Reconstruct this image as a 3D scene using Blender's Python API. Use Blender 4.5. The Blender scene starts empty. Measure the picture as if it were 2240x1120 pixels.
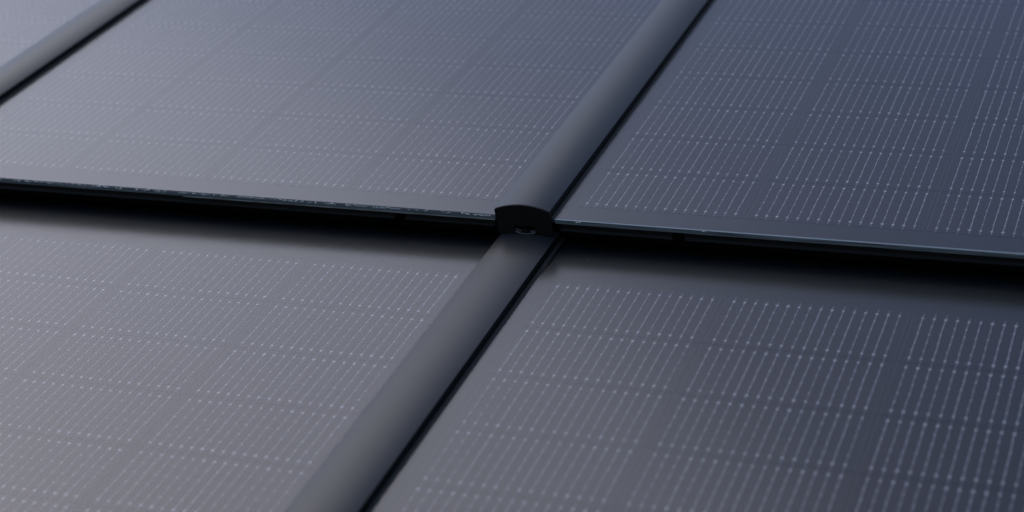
import bpy, bmesh, math, random
from mathutils import Matrix, Vector
random.seed(7)
sc = bpy.context.scene
S = 0.0107                      # metres per busbar pitch: lengths below are in pitches of the cell wiring
PITCH = math.radians(25)        # slope of the roof
ROOF = Matrix.Rotation(PITCH, 4, 'X')

# ------------------------------------------------------------------ camera
cam_d = bpy.data.cameras.new('camera'); cam = bpy.data.objects.new('camera', cam_d)
sc.collection.objects.link(cam)
Rw = Matrix(((0.93556757, 0.34046542, -0.09379032), (-0.07640158, 0.45443012, 0.8874999), (0.34478417, -0.82315039, 0.45116218)))
M = Rw.transposed().to_4x4(); M.translation = Vector((58.59262362, -150.07646605, 84.99961824)) * S
cam.matrix_world = ROOF @ M
cam_d.sensor_width = 36; cam_d.lens = 4237.007 / 2240 * 36
cam_d.clip_start = 0.05; cam_d.clip_end = 200
cam_d.dof.use_dof = True; cam_d.dof.focus_distance = 190 * S; cam_d.dof.aperture_fstop = 3.8
sc.camera = cam

# ------------------------------------------------------------------ sky and sun
_az, _el = math.radians(-80), math.radians(54)
SUN_DIR = Vector((math.cos(_el) * math.sin(_az), math.cos(_el) * math.cos(_az), math.sin(_el)))   # towards the sun
w = bpy.data.worlds.new("World"); sc.world = w; w.use_nodes = True
nt = w.node_tree; bg = nt.nodes['Background']
sky = nt.nodes.new('ShaderNodeTexSky'); sky.sky_type = 'NISHITA'; sky.sun_disc = False
sky.sun_elevation = math.asin(SUN_DIR.z); sky.sun_rotation = math.atan2(SUN_DIR.x, SUN_DIR.y)
sky.air_density = 1.0; sky.dust_density = 2.2; sky.ozone_density = 2.5; sky.altitude = 100
nt.links.new(sky.outputs[0], bg.inputs[0]); bg.inputs[1].default_value = 0.10
sun_d = bpy.data.lights.new('sun', 'SUN'); sun = bpy.data.objects.new('sun', sun_d); sc.collection.objects.link(sun)
sun_d.energy = 0.5; sun_d.angle = math.radians(60); sun_d.color = (1, 0.985, 0.98)
sun.rotation_euler = SUN_DIR.to_track_quat('Z', 'Y').to_euler()
sc.view_settings.view_transform = 'Standard'; sc.view_settings.look = 'None'
sc.view_settings.gamma = 1; sc.view_settings.exposure = 0.66
sc.cycles.use_denoising = True; sc.cycles.max_bounces = 8; sc.cycles.transparent_max_bounces = 12

# ------------------------------------------------------------------ materials
def mat(name, col, rough=0.5, metal=0.0, spec=0.5, bump=None, colvar=0.0, scale=400, rvar=0.0):
    m = bpy.data.materials.new(name); m.use_nodes = True; n = m.node_tree; b = n.nodes['Principled BSDF']
    b.inputs['Base Color'].default_value = (*col, 1); b.inputs['Roughness'].default_value = rough
    b.inputs['Metallic'].default_value = metal; b.inputs['Specular IOR Level'].default_value = spec
    tc = n.nodes.new('ShaderNodeTexCoord')
    if colvar or bump or rvar:
        ns = n.nodes.new('ShaderNodeTexNoise'); ns.inputs['Scale'].default_value = scale; ns.inputs['Detail'].default_value = 6
        n.links.new(tc.outputs['Object'], ns.inputs['Vector'])
    if colvar:
        r = n.nodes.new('ShaderNodeValToRGB')
        r.color_ramp.elements[0].color = (*[c * (1 - colvar) for c in col], 1); r.color_ramp.elements[1].color = (*[c * (1 + colvar) for c in col], 1)
        r.color_ramp.elements[0].position = .35; r.color_ramp.elements[1].position = .65
        n.links.new(ns.outputs[0], r.inputs[0]); n.links.new(r.outputs[0], b.inputs['Base Color'])
    if rvar:
        mr = n.nodes.new('ShaderNodeMapRange'); mr.inputs[3].default_value = rough - rvar; mr.inputs[4].default_value = rough + rvar
        n.links.new(ns.outputs[0], mr.inputs[0]); n.links.new(mr.outputs[0], b.inputs['Roughness'])
    if bump:
        bp = n.nodes.new('ShaderNodeBump'); bp.inputs['Strength'].default_value = bump; bp.inputs['Distance'].default_value = 0.0003
        n.links.new(ns.outputs[0], bp.inputs['Height']); n.links.new(bp.outputs[0], b.inputs['Normal'])
    return m

def glass_mat():
    m = bpy.data.materials.new('satin_glass'); m.use_nodes = True; n = m.node_tree; n.nodes.clear()
    out = n.nodes.new('ShaderNodeOutputMaterial'); mix = n.nodes.new('ShaderNodeMixShader')
    tr = n.nodes.new('ShaderNodeBsdfTransparent'); tr.inputs[0].default_value = (.93, .95, .96, 1)
    gl = n.nodes.new('ShaderNodeBsdfGlossy'); gl.distribution = 'GGX'; gl.inputs['Roughness'].default_value = 0.27
    gl.inputs['Color'].default_value = (.92, .93, 1, 1)   # anti-reflection coating: bluish reflection
    fr = n.nodes.new('ShaderNodeFresnel'); fr.inputs[0].default_value = 1.52
    tc = n.nodes.new('ShaderNodeTexCoord')
    # faint handling smears: the satin finish varies a little over some decimetres
    ns = n.nodes.new('ShaderNodeTexNoise'); ns.inputs['Scale'].default_value = 9; ns.inputs['Detail'].default_value = 3
    n.links.new(tc.outputs['Object'], ns.inputs['Vector'])
    mr = n.nodes.new('ShaderNodeMapRange'); mr.inputs[3].default_value = 0.20; mr.inputs[4].default_value = 0.23
    n.links.new(ns.outputs[0], mr.inputs[0]); n.links.new(mr.outputs[0], gl.inputs['Roughness'])
    n2 = n.nodes.new('ShaderNodeTexNoise'); n2.inputs['Scale'].default_value = 260; n2.inputs['Detail'].default_value = 2
    n.links.new(tc.outputs['Object'], n2.inputs['Vector'])
    bp = n.nodes.new('ShaderNodeBump'); bp.inputs['Strength'].default_value = .02; bp.inputs['Distance'].default_value = .0002
    n.links.new(n2.outputs[0], bp.inputs['Height']); n.links.new(bp.outputs[0], gl.inputs['Normal'])
    n.links.new(fr.outputs[0], mix.inputs[0]); n.links.new(tr.outputs[0], mix.inputs[1]); n.links.new(gl.outputs[0], mix.inputs[2])
    n.links.new(mix.outputs[0], out.inputs[0]); return m

GLASS = glass_mat()
def edge_mat():
    m = mat('glass_edge', (.012, .018, .022), .22, spec=.6); n = m.node_tree; b = n.nodes['Principled BSDF']
    tc = n.nodes.new('ShaderNodeTexCoord'); mp = n.nodes.new('ShaderNodeMapping'); mp.inputs['Scale'].default_value = (14, 14, 1500)
    ns = n.nodes.new('ShaderNodeTexNoise'); ns.inputs['Scale'].default_value = 1.0; ns.inputs['Detail'].default_value = 4; ns.inputs['Roughness'].default_value = .6
    n.links.new(tc.outputs['Object'], mp.inputs[0]); n.links.new(mp.outputs[0], ns.inputs['Vector'])
    r = n.nodes.new('ShaderNodeValToRGB'); e = r.color_ramp.elements; e[0].position = .34; e[0].color = (.006, .009, .011, 1); e[1].position = .62; e[1].color = (.2, .23, .25, 1)
    n.links.new(ns.outputs[0], r.inputs[0]); n.links.new(r.outputs[0], b.inputs['Base Color']); return m
EDGE = edge_mat()
BACK = mat('back_sheet', (.007, .013, .0165), .5, colvar=.12, scale=60)
CELL = [mat('cell_silicon', (.020, .016, .026), .45, colvar=.1, scale=90), mat('cell_silicon_blue', (.016, .017, .026), .45, colvar=.1, scale=90)]
WIRE = [mat('wire_bright', (.74, .74, .77), .4), mat('wire_mid', (.66, .66, .70), .4), mat('wire_dull', (.50, .50, .54), .45)]
RIM = mat('cell_rim', (.15, .155, .175), .5); SLIT = mat('cell_slit', (.006, .008, .010), .6)
GROUND_LIT = mat('ground_glass_lit', (.34, .38, .42), .5); GROUND2 = mat('ground_glass_dull', (.05, .055, .06), .4)  # paler chamfer: reflected highlight line of the upper right lip put into colour
LEDGE = mat('highlight_ledge', (.22, .22, .2), .4, colvar=.7, scale=25)  # pale patchy colour paints the broken highlight below the left lip
PAD = mat('solder_pad', (.93, .93, .95), .3)
RIBBON = mat('ribbon_tail', (.36, .36, .40), .5)
COVER = mat('grey_paint', (.018, .020, .025), .34, spec=.32, bump=.15, scale=1500, colvar=.08)
CAPM = mat('black_plastic', (.004, .004, .0035), .6, spec=.2, bump=.2, scale=900)
CLIPM = mat('clip_steel', (.17, .17, .17), .35, metal=.3)
VOID = mat('void_black', (.003, .003, .003), .9, spec=.1)  # near-black colour in place of deep shade in gaps and recesses
GASK = mat('grey_rubber', (.022, .023, .023), .6, spec=.3, bump=.3, scale=700, colvar=.25)
RAIL = mat('dark_anodised', (.004, .0043, .004), .5, spec=.25, bump=.2, scale=300)
CRUMB = mat('crumb_glint', (.9, .92, .92), .25, spec=.8)  # white stands in for sparkle on clear sealant
DECK = mat('roof_membrane', (.012, .012, .012), .85, spec=.2, bump=.5, scale=150, colvar=.2)
DUST = mat('pale_dust', (.42, .42, .44), .7)
GRIT = mat('dark_grit', (.01, .01, .01), .8)

# ------------------------------------------------------------------ helpers (roof coordinates, in pitches)
def link(name, me, parent=None, loc=(0, 0, 0), props=None):
    o = bpy.data.objects.new(name, me); sc.collection.objects.link(o)
    if parent is None: o.matrix_world = ROOF @ Matrix.Translation(Vector(loc) * S)
    else: o.parent = parent; o.location = Vector(loc) * S
    for k, v in (props or {}).items(): o[k] = v
    return o
class MB:
    def __init__(s): s.v = []; s.f = []; s.m = []
    def poly(s, pts, m=0):
        k = len(s.v); s.v += [tuple(p) for p in pts]; s.f.append(list(range(k, k + len(pts)))); s.m.append(m)
    def box(s, x0, x1, y0, y1, z0, z1, m=0, bev=0):
        k = len(s.v); s.v += [(x, y, z) for z in (z0, z1) for y in (y0, y1) for x in (x0, x1)]
        for f in ((0, 2, 3, 1), (4, 5, 7, 6), (0, 1, 5, 4), (2, 6, 7, 3), (0, 4, 6, 2), (1, 3, 7, 5)):
            s.f.append([k + i for i in f]); s.m.append(m)
    def loft(s, rings, m=0, cap=True, closed=True):
        k = len(s.v); n = len(rings[0])
        for r in rings: s.v += [tuple(p) for p in r]
        for a in range(len(rings) - 1):
            for i in range(n if closed else n - 1):
                j = (i + 1) % n; s.f.append([k + a*n + i, k + a*n + j, k + (a+1)*n + j, k + (a+1)*n + i]); s.m.append(m)
        if cap and closed:
            s.f.append([k + i for i in range(n)][::-1]); s.m.append(m)
            s.f.append([k + (len(rings)-1)*n + i for i in range(n)]); s.m.append(m)
    def mesh(s, name, mats, smooth=False):
        me = bpy.data.meshes.new(name); me.from_pydata([(x*S, y*S, z*S) for x, y, z in s.v], [], s.f)
        for m in mats: me.materials.append(m)
        me.polygons.foreach_set('material_index', s.m)
        bm = bmesh.new(); bm.from_mesh(me); bmesh.ops.recalc_face_normals(bm, faces=bm.faces); bm.to_mesh(me); bm.free()
        if smooth:
            me.polygons.foreach_set('use_smooth', [True] * len(me.polygons)); me.set_sharp_from_angle(angle=math.radians(35))
        me.update(); return me

# ------------------------------------------------------------------ the solar cell and its wiring
A, B, G = 7.012, 1.595, 2.039           # pad to pad along a cell row, between rows, between cell columns
ROW, COL = A + B, 15 + G
FR = [0, .195, .398, .602, .805, 1]
def cell_mesh(k):
    b = MB(); b.box(-.85, 15.85, -.7, A + .7, -.21, -.14); return b.mesh('solar_cell', [CELL[k]])
def wires_mesh(seed):
    r = random.Random(seed); b = MB()
    for i in range(16):
        q = r.choices((0, 1, 2), (4, 4, 4))[0]
        z = -.115; ys = [A * f for f in FR]; xs = [i + r.gauss(0, .014) for _ in FR]; xs[0] = xs[-1] = i
        wd = r.uniform(.026, .034)
        for a in range(5):
            mx = (xs[a] + xs[a+1]) / 2 + r.gauss(0, .010); my = (ys[a] + ys[a+1]) / 2
            for (xa, ya, xb, yb) in ((xs[a], ys[a], mx, my), (mx, my, xs[a+1], ys[a+1])):
                b.poly([(xa - wd, ya, z), (xa + wd, ya, z), (xb + wd, yb, z), (xb - wd, yb, z)], q)
        for a, (x, y) in enumerate(zip(xs, ys)):
            end = a in (0, 5); rr = (.148 if end else .088) * r.uniform(.85, 1.15); zz = z + (.03 if end else .02)
            ring = [(x + rr * math.cos(t), y + rr * .9 * math.sin(t), z + .004) for t in [math.pi / 3 * c for c in range(6)]]
            for c in range(6): b.poly([ring[c], ring[(c+1) % 6], (x, y, zz)], 3)
        for s, y0 in ((-1, 0), (1, A)):
            l = r.uniform(.6, 1.0); t = .05
            b.poly([(i - t, y0 + s * .06, z - .004), (i + t, y0 + s * .06, z - .004), (i + t * .5 + .02, y0 + s * l, z - .004), (i - t * .5 + .02, y0 + s * l, z - .004)], 4)
    for x in (-.83, 15.83): b.poly([(x - .025, -.68, z), (x + .025, -.68, z), (x + .025, A + .68, z), (x - .025, A + .68, z)], 5)
    me = b.mesh('busbar_wires', WIRE + [PAD, RIBBON, RIM]); return me
CELLS = [cell_mesh(0), cell_mesh(1)]; WIRES = [wires_mesh(s) for s in range(8)]

# ------------------------------------------------------------------ a panel
def panel(xc0, cells_x, width, yc0, y_lo, y_hi, z, nrows, label, crumbs=None, notch=None, ncol=4, rim=None, ledge=0):
    """xc0: left edge of the glass; cells_x: x of the first wire; yc0: y of the lowest pads"""
    root = link('solar_panel', None, None, (xc0, y_lo, z), {'label': label, 'category': 'solar panel', 'group': 'dark glass solar panels laid like shingles on the roof'})
    root.empty_display_size = .05
    L = y_hi - y_lo; c = .07
    g = MB()                                           # front pane: satin top, chamfered polished rim
    t = [(c, c, 0), (width - c, c, 0), (width - c, L - c, 0), (c, L - c, 0)]
    u = [(0, 0, -c), (width, 0, -c), (width, L, -c), (0, L, -c)]
    d = [(0, 0, -.24), (width, 0, -.24), (width, L, -.24), (0, L, -.24)]
    g.poly(t, 0)
    for a in range(4):
        e = (a + 1) % 4; g.poly([t[a], t[e], u[e], u[a]], 2); g.poly([u[a], u[e], d[e], d[a]], 1)
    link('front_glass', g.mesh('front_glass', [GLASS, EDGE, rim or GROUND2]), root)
    b = MB()                                           # rear pane with its black sheet, set back 0.04
    s = .05; c2 = .03
    r0 = [(s + c2, s + c2, -.26), (width - s - c2, s + c2, -.26), (width - s - c2, L - s, -.26), (s + c2, L - s, -.26)]
    r1 = [(s, s, -.29), (width - s, s, -.29), (width - s, L - s + .01, -.29), (s, L - s + .01, -.29)]
    r2 = [(x, y, -.52) for x, y, _ in r1]
    b.poly(r0, 0); 
    for a in range(4):
        e = (a + 1) % 4; b.poly([r0[a], r0[e], r1[e], r1[a]], 1); b.poly([r1[a], r1[e], r2[e], r2[a]], 1)
    b.poly(r2, 2)
    cx = cells_x - xc0; cy = yc0 - y_lo; ya, yb_ = cy - .7, cy + (nrows - 1) * ROW + A + .7
    for k in range(ncol - 1):                            # black slits between the cells
        x = cx + k * COL + 15.85; b.poly([(x + .05, ya, -.235), (x + COL - 16.75, ya, -.235), (x + COL - 16.75, yb_, -.235), (x + .05, yb_, -.235)], 3)
    for r in range(nrows - 1):
        y = cy + r * ROW + A + .7; b.poly([(cx - .8, y, -.23), (cx + ncol * COL - 1.3, y, -.23), (cx + ncol * COL - 1.3, y + B - 1.4, -.23), (cx - .8, y + B - 1.4, -.23)], 0)
    link('back_glass', b.mesh('back_glass', [BACK, EDGE, VOID, SLIT]), root)
    for r in range(nrows):
        for k in range(ncol):
            o = link('solar_cell', CELLS[0 if (k * 7 + r * 3) % 5 else 1], root, (cells_x - xc0 + k * COL, yc0 - y_lo + r * ROW, 0))
            link('busbar_wires', random.choice(WIRES), o, (0, 0, 0), {'kind': 'stuff'})
    # dark carrier rail below the lip, in two lengths with a gap
    nx = notch if notch is not None else width * .45
    for x0, x1 in ((.35, nx - .62), (nx + .62, width - .35)):
        f = MB(); prof = [(.55, -.60), (.55, -1.25), (.38, -1.42), (.38, -1.52), (1.5, -1.52), (1.5, -.60)]
        f.loft([[(x0, y, zz) for y, zz in prof], [(x1, y, zz) for y, zz in prof]])
        link('carrier_rail', f.mesh('carrier_rail', [RAIL]), root)
    if ledge:                                          # added thin flange standing in for the pale highlight line under the rim
        f = MB(); f.box(width * ledge, width - .1, -.05, .6, -.57, -.535); link('rim_highlight', f.mesh('rim_highlight', [LEDGE]), root)
    # rubber gaskets along both long edges
    for x0, x1 in ((-.47, -.02), (width + .02, width + .47)):
        f = MB(); prof = [(x0, -.4), (x0, -.02), (x0 + .08, .05), (x1 - .1, .05), (x1, -.03), (x1, -.4)]
        f.loft([[(x, .03, zz) for x, zz in prof], [(x, L, zz) for x, zz in prof]])
        link('gasket', f.mesh('gasket', [GASK]), root)
    if crumbs:                                          # bits of clear sealant on the lip rim, whitened to paint in their glints
        rr = random.Random(crumbs[1]); m = MB(); x = .5
        while x < width - .5:
            x += rr.expovariate(crumbs[0]) ; n = rr.choice((1, 1, 2, 3, 5, 9, 14))
            for _ in range(n):
                x += rr.uniform(.02, .16); s = rr.uniform(.022, .055) * (1.5 if rr.random() < .12 else 1); zc = rr.gauss(-.13, .045); yy = -.005
                p = [(x + s*rr.uniform(.7, 2.2), yy, zc), (x, yy, zc + s), (x - s*rr.uniform(.7, 2.2), yy, zc), (x, yy, zc - s)]
                q = (x + rr.uniform(-.3, .3)*s, yy - s * 1.2, zc + s*rr.uniform(-.1, .4))
                for a in range(4): m.poly([p[a], p[(a+1) % 4], q])
        link('sealant_glints', m.mesh('sealant_glints', [CRUMB]), root, (0, 0, 0), {'kind': 'stuff'})
    return root

H = 2.825; YL = 8.0; NR = 9
PERIOD = 76.4
YTOP_U = 12.12 + NR * ROW + 10; YTOP_L = 9.8
WID = PERIOD - 5.65 - .5
yl0 = -(NR - 1) * ROW - A; YB = yl0 - 4.1
# upper row
xr = -2.77; xl = -8.93 - WID
panel(xr, -.73, WID, 12.12, YL, YTOP_U, H, NR, 'dark solar panel at upper right, its lip over the lower right panel', (.16, 3), 11.0 - 3.7 + 5.0, rim=GROUND_LIT)
panel(xl, -10.38 - 15 - 3 * COL, WID, 12.25, YL, YTOP_U, H, NR, 'large grey-lit solar panel between the two upper seam covers', (2.2, 5), WID - 10.6, ledge=.5)
panel(xl - PERIOD, -10.38 - 15 - 3 * COL - PERIOD, WID, 12.25, YL, YTOP_U, H, NR, 'palest blurred solar panel in the top left corner, beyond the far seam cover')
# lower row
panel(xr + .37, 0, WID, yl0, YB, YTOP_L, 0, NR, 'darkest solar panel at lower right, half shaded by the lip above')
panel(-8.58 - WID, -10.38 - 15 - 3 * COL + G - G, WID, yl0 + .13, YB, YTOP_L, 0, NR, 'solar panel at lower left with a dark fleck of grit near its top')

# ------------------------------------------------------------------ seam covers
def cover(xc, half, y0, y1, z, lo, hi, label):
    """lo, hi: (edge height, crown height) at the lower and the upper end"""
    root = link('seam_cover', None, None, (xc, y0, z), {'label': label, 'category': 'seam cover', 'group': 'arched grey covers over the seams between panels'})
    root.empty_display_size = .05; L = y1 - y0; N = 28
    def ring(y, e, p, dx=0):
        pts = []
        R = (half * half + (p - e) ** 2) / (2 * (p - e)); zc = p - R; th = math.asin(half / R)
        for i in range(N + 1):
            t = -th + 2 * th * i / N; pts.append((R * math.sin(t) + dx, y, zc + R * math.cos(t)))
        pts += [(half + .005, y, e - .05), (half - .05, y, e - .08), (half - .30, y, e - .08), (-half + .30, y, e - .08), (-half + .05, y, e - .08), (-half - .01, y, e - .05)]
        return pts
    b = MB(); ys = [0, .03] + [L * k / 12 for k in range(1, 13)]
    rings = []
    for y in ys:
        t = y / L; rings.append(ring(y, lo[0] + (hi[0] - lo[0]) * t, lo[1] + (hi[1] - lo[1]) * t))
    b.loft(rings)
    link('cover_shell', b.mesh('cover_shell', [COVER], True), root)
    ch = MB(); ch.box(-half + .6, half - .03, .1, L - .05, -.8, min(lo[0], hi[0]) - .07); link('channel', ch.mesh('channel', [CAPM]), root)
    # end cap: arched plate closing the step down to the next cover, with a clip slot
    cp = MB(); e, p = lo[0] - .015, lo[1] - .015; hh = half - .02
    R = (hh * hh + (p - e) ** 2) / (2 * (p - e)); zc = p - R; th = math.asin(hh / R)
    zb = -H + .88
    top = [(R * math.sin(-th + 2*th*i/N), zc + R * math.cos(-th + 2*th*i/N)) for i in range(N + 1)]
    sx0, sx1, sz0, sz1 = -.92, 1.28, zb, -H + 1.90
    def side(sgn):
        s = sgn
        return [(s * (hh + .03), e - .05), (s * (hh + .05) + (.04 if s > 0 else 0), e - .25), (s * hh + (.22 if s > 0 else .12), e - 2.0), (s * hh + (.20 if s > 0 else .17), zb + .38), (s * (hh - .16) + (.18 if s > 0 else .2), zb + .06), (s * (hh - .34) + .15, zb)]
    Lf, Rt = side(-1), side(1)
    for yy, flip in ((-.16, False), (-.02, True)):
        xs_ = [q[0] for q in top]
        # upper field above the slot, then the two cheeks beside the slot
        cp.poly([(x, yy, zz) for x, zz in top] + [(x, yy, zz) for x, zz in Rt[:2]] + [(Rt[2][0], yy, sz1), (sx1, yy, sz1), (sx0, yy, sz1), (Lf[2][0], yy, sz1)] + [(x, yy, zz) for x, zz in Lf[1::-1]])
        cp.poly([(sx1, yy, sz1), (Rt[2][0], yy, sz1)] + [(x, yy, zz) for x, zz in Rt[2:] if zz < sz1] + [(sx1, yy, zb)])
        cp.poly([(sx0, yy, sz1), (Lf[2][0], yy, sz1)] + [(x, yy, zz) for x, zz in Lf[2:] if zz < sz1] + [(sx0, yy, zb)])
    out = top + Rt[:2] + [(Rt[2][0], sz1)] + [q for q in Rt[2:] if q[1] < sz1] + [(sx1, zb), (sx1, sz1), (sx0, sz1), (sx0, zb)] + [q for q in Lf[2:] if q[1] < sz1][::-1] + [(Lf[2][0], sz1)] + Lf[1::-1]
    for i in range(len(out)):
        a, c = out[i], out[(i+1) % len(out)]
        cp.poly([(a[0], -.16, a[1]), (c[0], -.16, c[1]), (c[0], -.02, c[1]), (a[0], -.02, a[1])])
    cap = link('end_cap', cp.mesh('end_cap', [CAPM]), root)
    rc = MB(); rc.box(sx0 - .3, sx1 + .3, .5, .6, zb - .1, sz1 + .2); rc.box(sx0 - .3, sx1 + .3, 0, .5, sz1 + .1, sz1 + .2)
    link('slot_recess', rc.mesh('slot_recess', [VOID]), cap)
    cl = MB(); mid = (sx0 + sx1) / 2
    def strip(x0, x1, zf, w, th, yy):
        n = 9; r = []
        for i in range(n):
            x = x0 + (x1 - x0) * i / (n - 1); zz = zf(i / (n - 1)); r.append([(x, yy, zz), (x, yy + w, zz), (x, yy + w, zz + th), (x, yy, zz + th)])
        cl.loft(r)
    strip(sx0 + .12, sx1 - .06, lambda t: zb + .22 + .16 * abs(2*t - 1) ** 2.5, .18, .075, -.30)
    strip(sx0 + .08, sx0 + .72, lambda t: zb + .60 - .16 * t ** .7, .12, .05, -.12)
    strip(sx1 - .60, sx1 + .02, lambda t: zb + .44 + .12 * t ** 1.4, .12, .05, -.12)
    link('retaining_clip', cl.mesh('retaining_clip', [CLIPM]), cap)
    lt = MB(); n = 10; r0 = []
    for yy, k in ((-.26, 1), (.3, 1)):
        r0.append([(mid + .44 * math.cos(math.pi * i / n), yy, zb + .3 + .42 * math.sin(math.pi * i / n)) for i in range(n + 1)])
    lt.loft(r0)
    link('latch', lt.mesh('latch', [CAPM]), cap)
    return root
cover(-6.04, 2.83, YL - .02, YTOP_U, H, (.76, 1.34), (.68, 1.1), 'middle upper seam cover, its black end cap over the crossing of four panels')
cover(-6.075 - PERIOD, 2.80, YL - .02, YTOP_U, H, (.70, 1.31), (.60, 1.02), 'blurred seam cover crossing the top left corner')
cover(-5.70, 2.84, YB - .02, YL + 1.5, 0, (.78, 1.34), (.76, 1.06), 'lower seam cover running down from under the black end cap')

# ------------------------------------------------------------------ light block and deck under the panels
def struct(name, b, m): return link(name, b.mesh(name, [m]), None, (0, 0, 0), {'kind': 'structure'})
d = MB(); d.box(-260, 200, YB - 30, YTOP_U + 60, -6.5, -5.5); struct('roof_deck', d, DECK)
d = MB(); d.box(-170, 80, 10.2, 12.5, -5.3, H - 1.6); struct('light_block', d, VOID)  # unseen black block added to stop light leaking under the lip

# ------------------------------------------------------------------ dust and grit on the glass
def flecks(name, spots, m, label):
    b = MB(); rr = random.Random(11)
    for x, y, z, s in spots:
        k = 5; an = rr.uniform(0, 6.3); st = rr.uniform(1, 2.2)
        ring = []
        for i in range(k):
            t = an + 6.283 * i / k; q = s * rr.uniform(.6, 1.2); ring.append((x + q * math.cos(t) * st, y + q * math.sin(t), z + .004))
        for i in range(k): b.poly([ring[i], ring[(i+1) % k], (x, y, z + s * .5)])
    return link(name, b.mesh(name, [m]), None, (0, 0, 0), {'kind': 'stuff', 'label': label, 'category': 'dust'})
rr = random.Random(4); sp = []
for _ in range(520):
    up = rr.random() < .5
    x = rr.uniform(-78, 55); y = rr.uniform(8.3, 60) if up else rr.uniform(-45, 7)
    if -9.3 < x < -2.5: continue
    sp.append((x, y, H if up else 0, rr.choice((.02, .025, .03, .035, .045))))
for _ in range(40):
    sp.append((rr.gauss(-16, 7), rr.uniform(1.5, 6.5), 0, rr.uniform(.012, .03)))
sp = [q for q in sp if not (-9.3 < q[0] < -2.5)]
flecks('glass_dust', sp, DUST, 'scattered pale dust flecks lying on the glass')
g = flecks('grit_fleck', [(-34.95, -5.0, 0, .07)], GRIT, 'single black grit fleck on the lower left panel')
del g['kind']; g['category'] = 'grit'
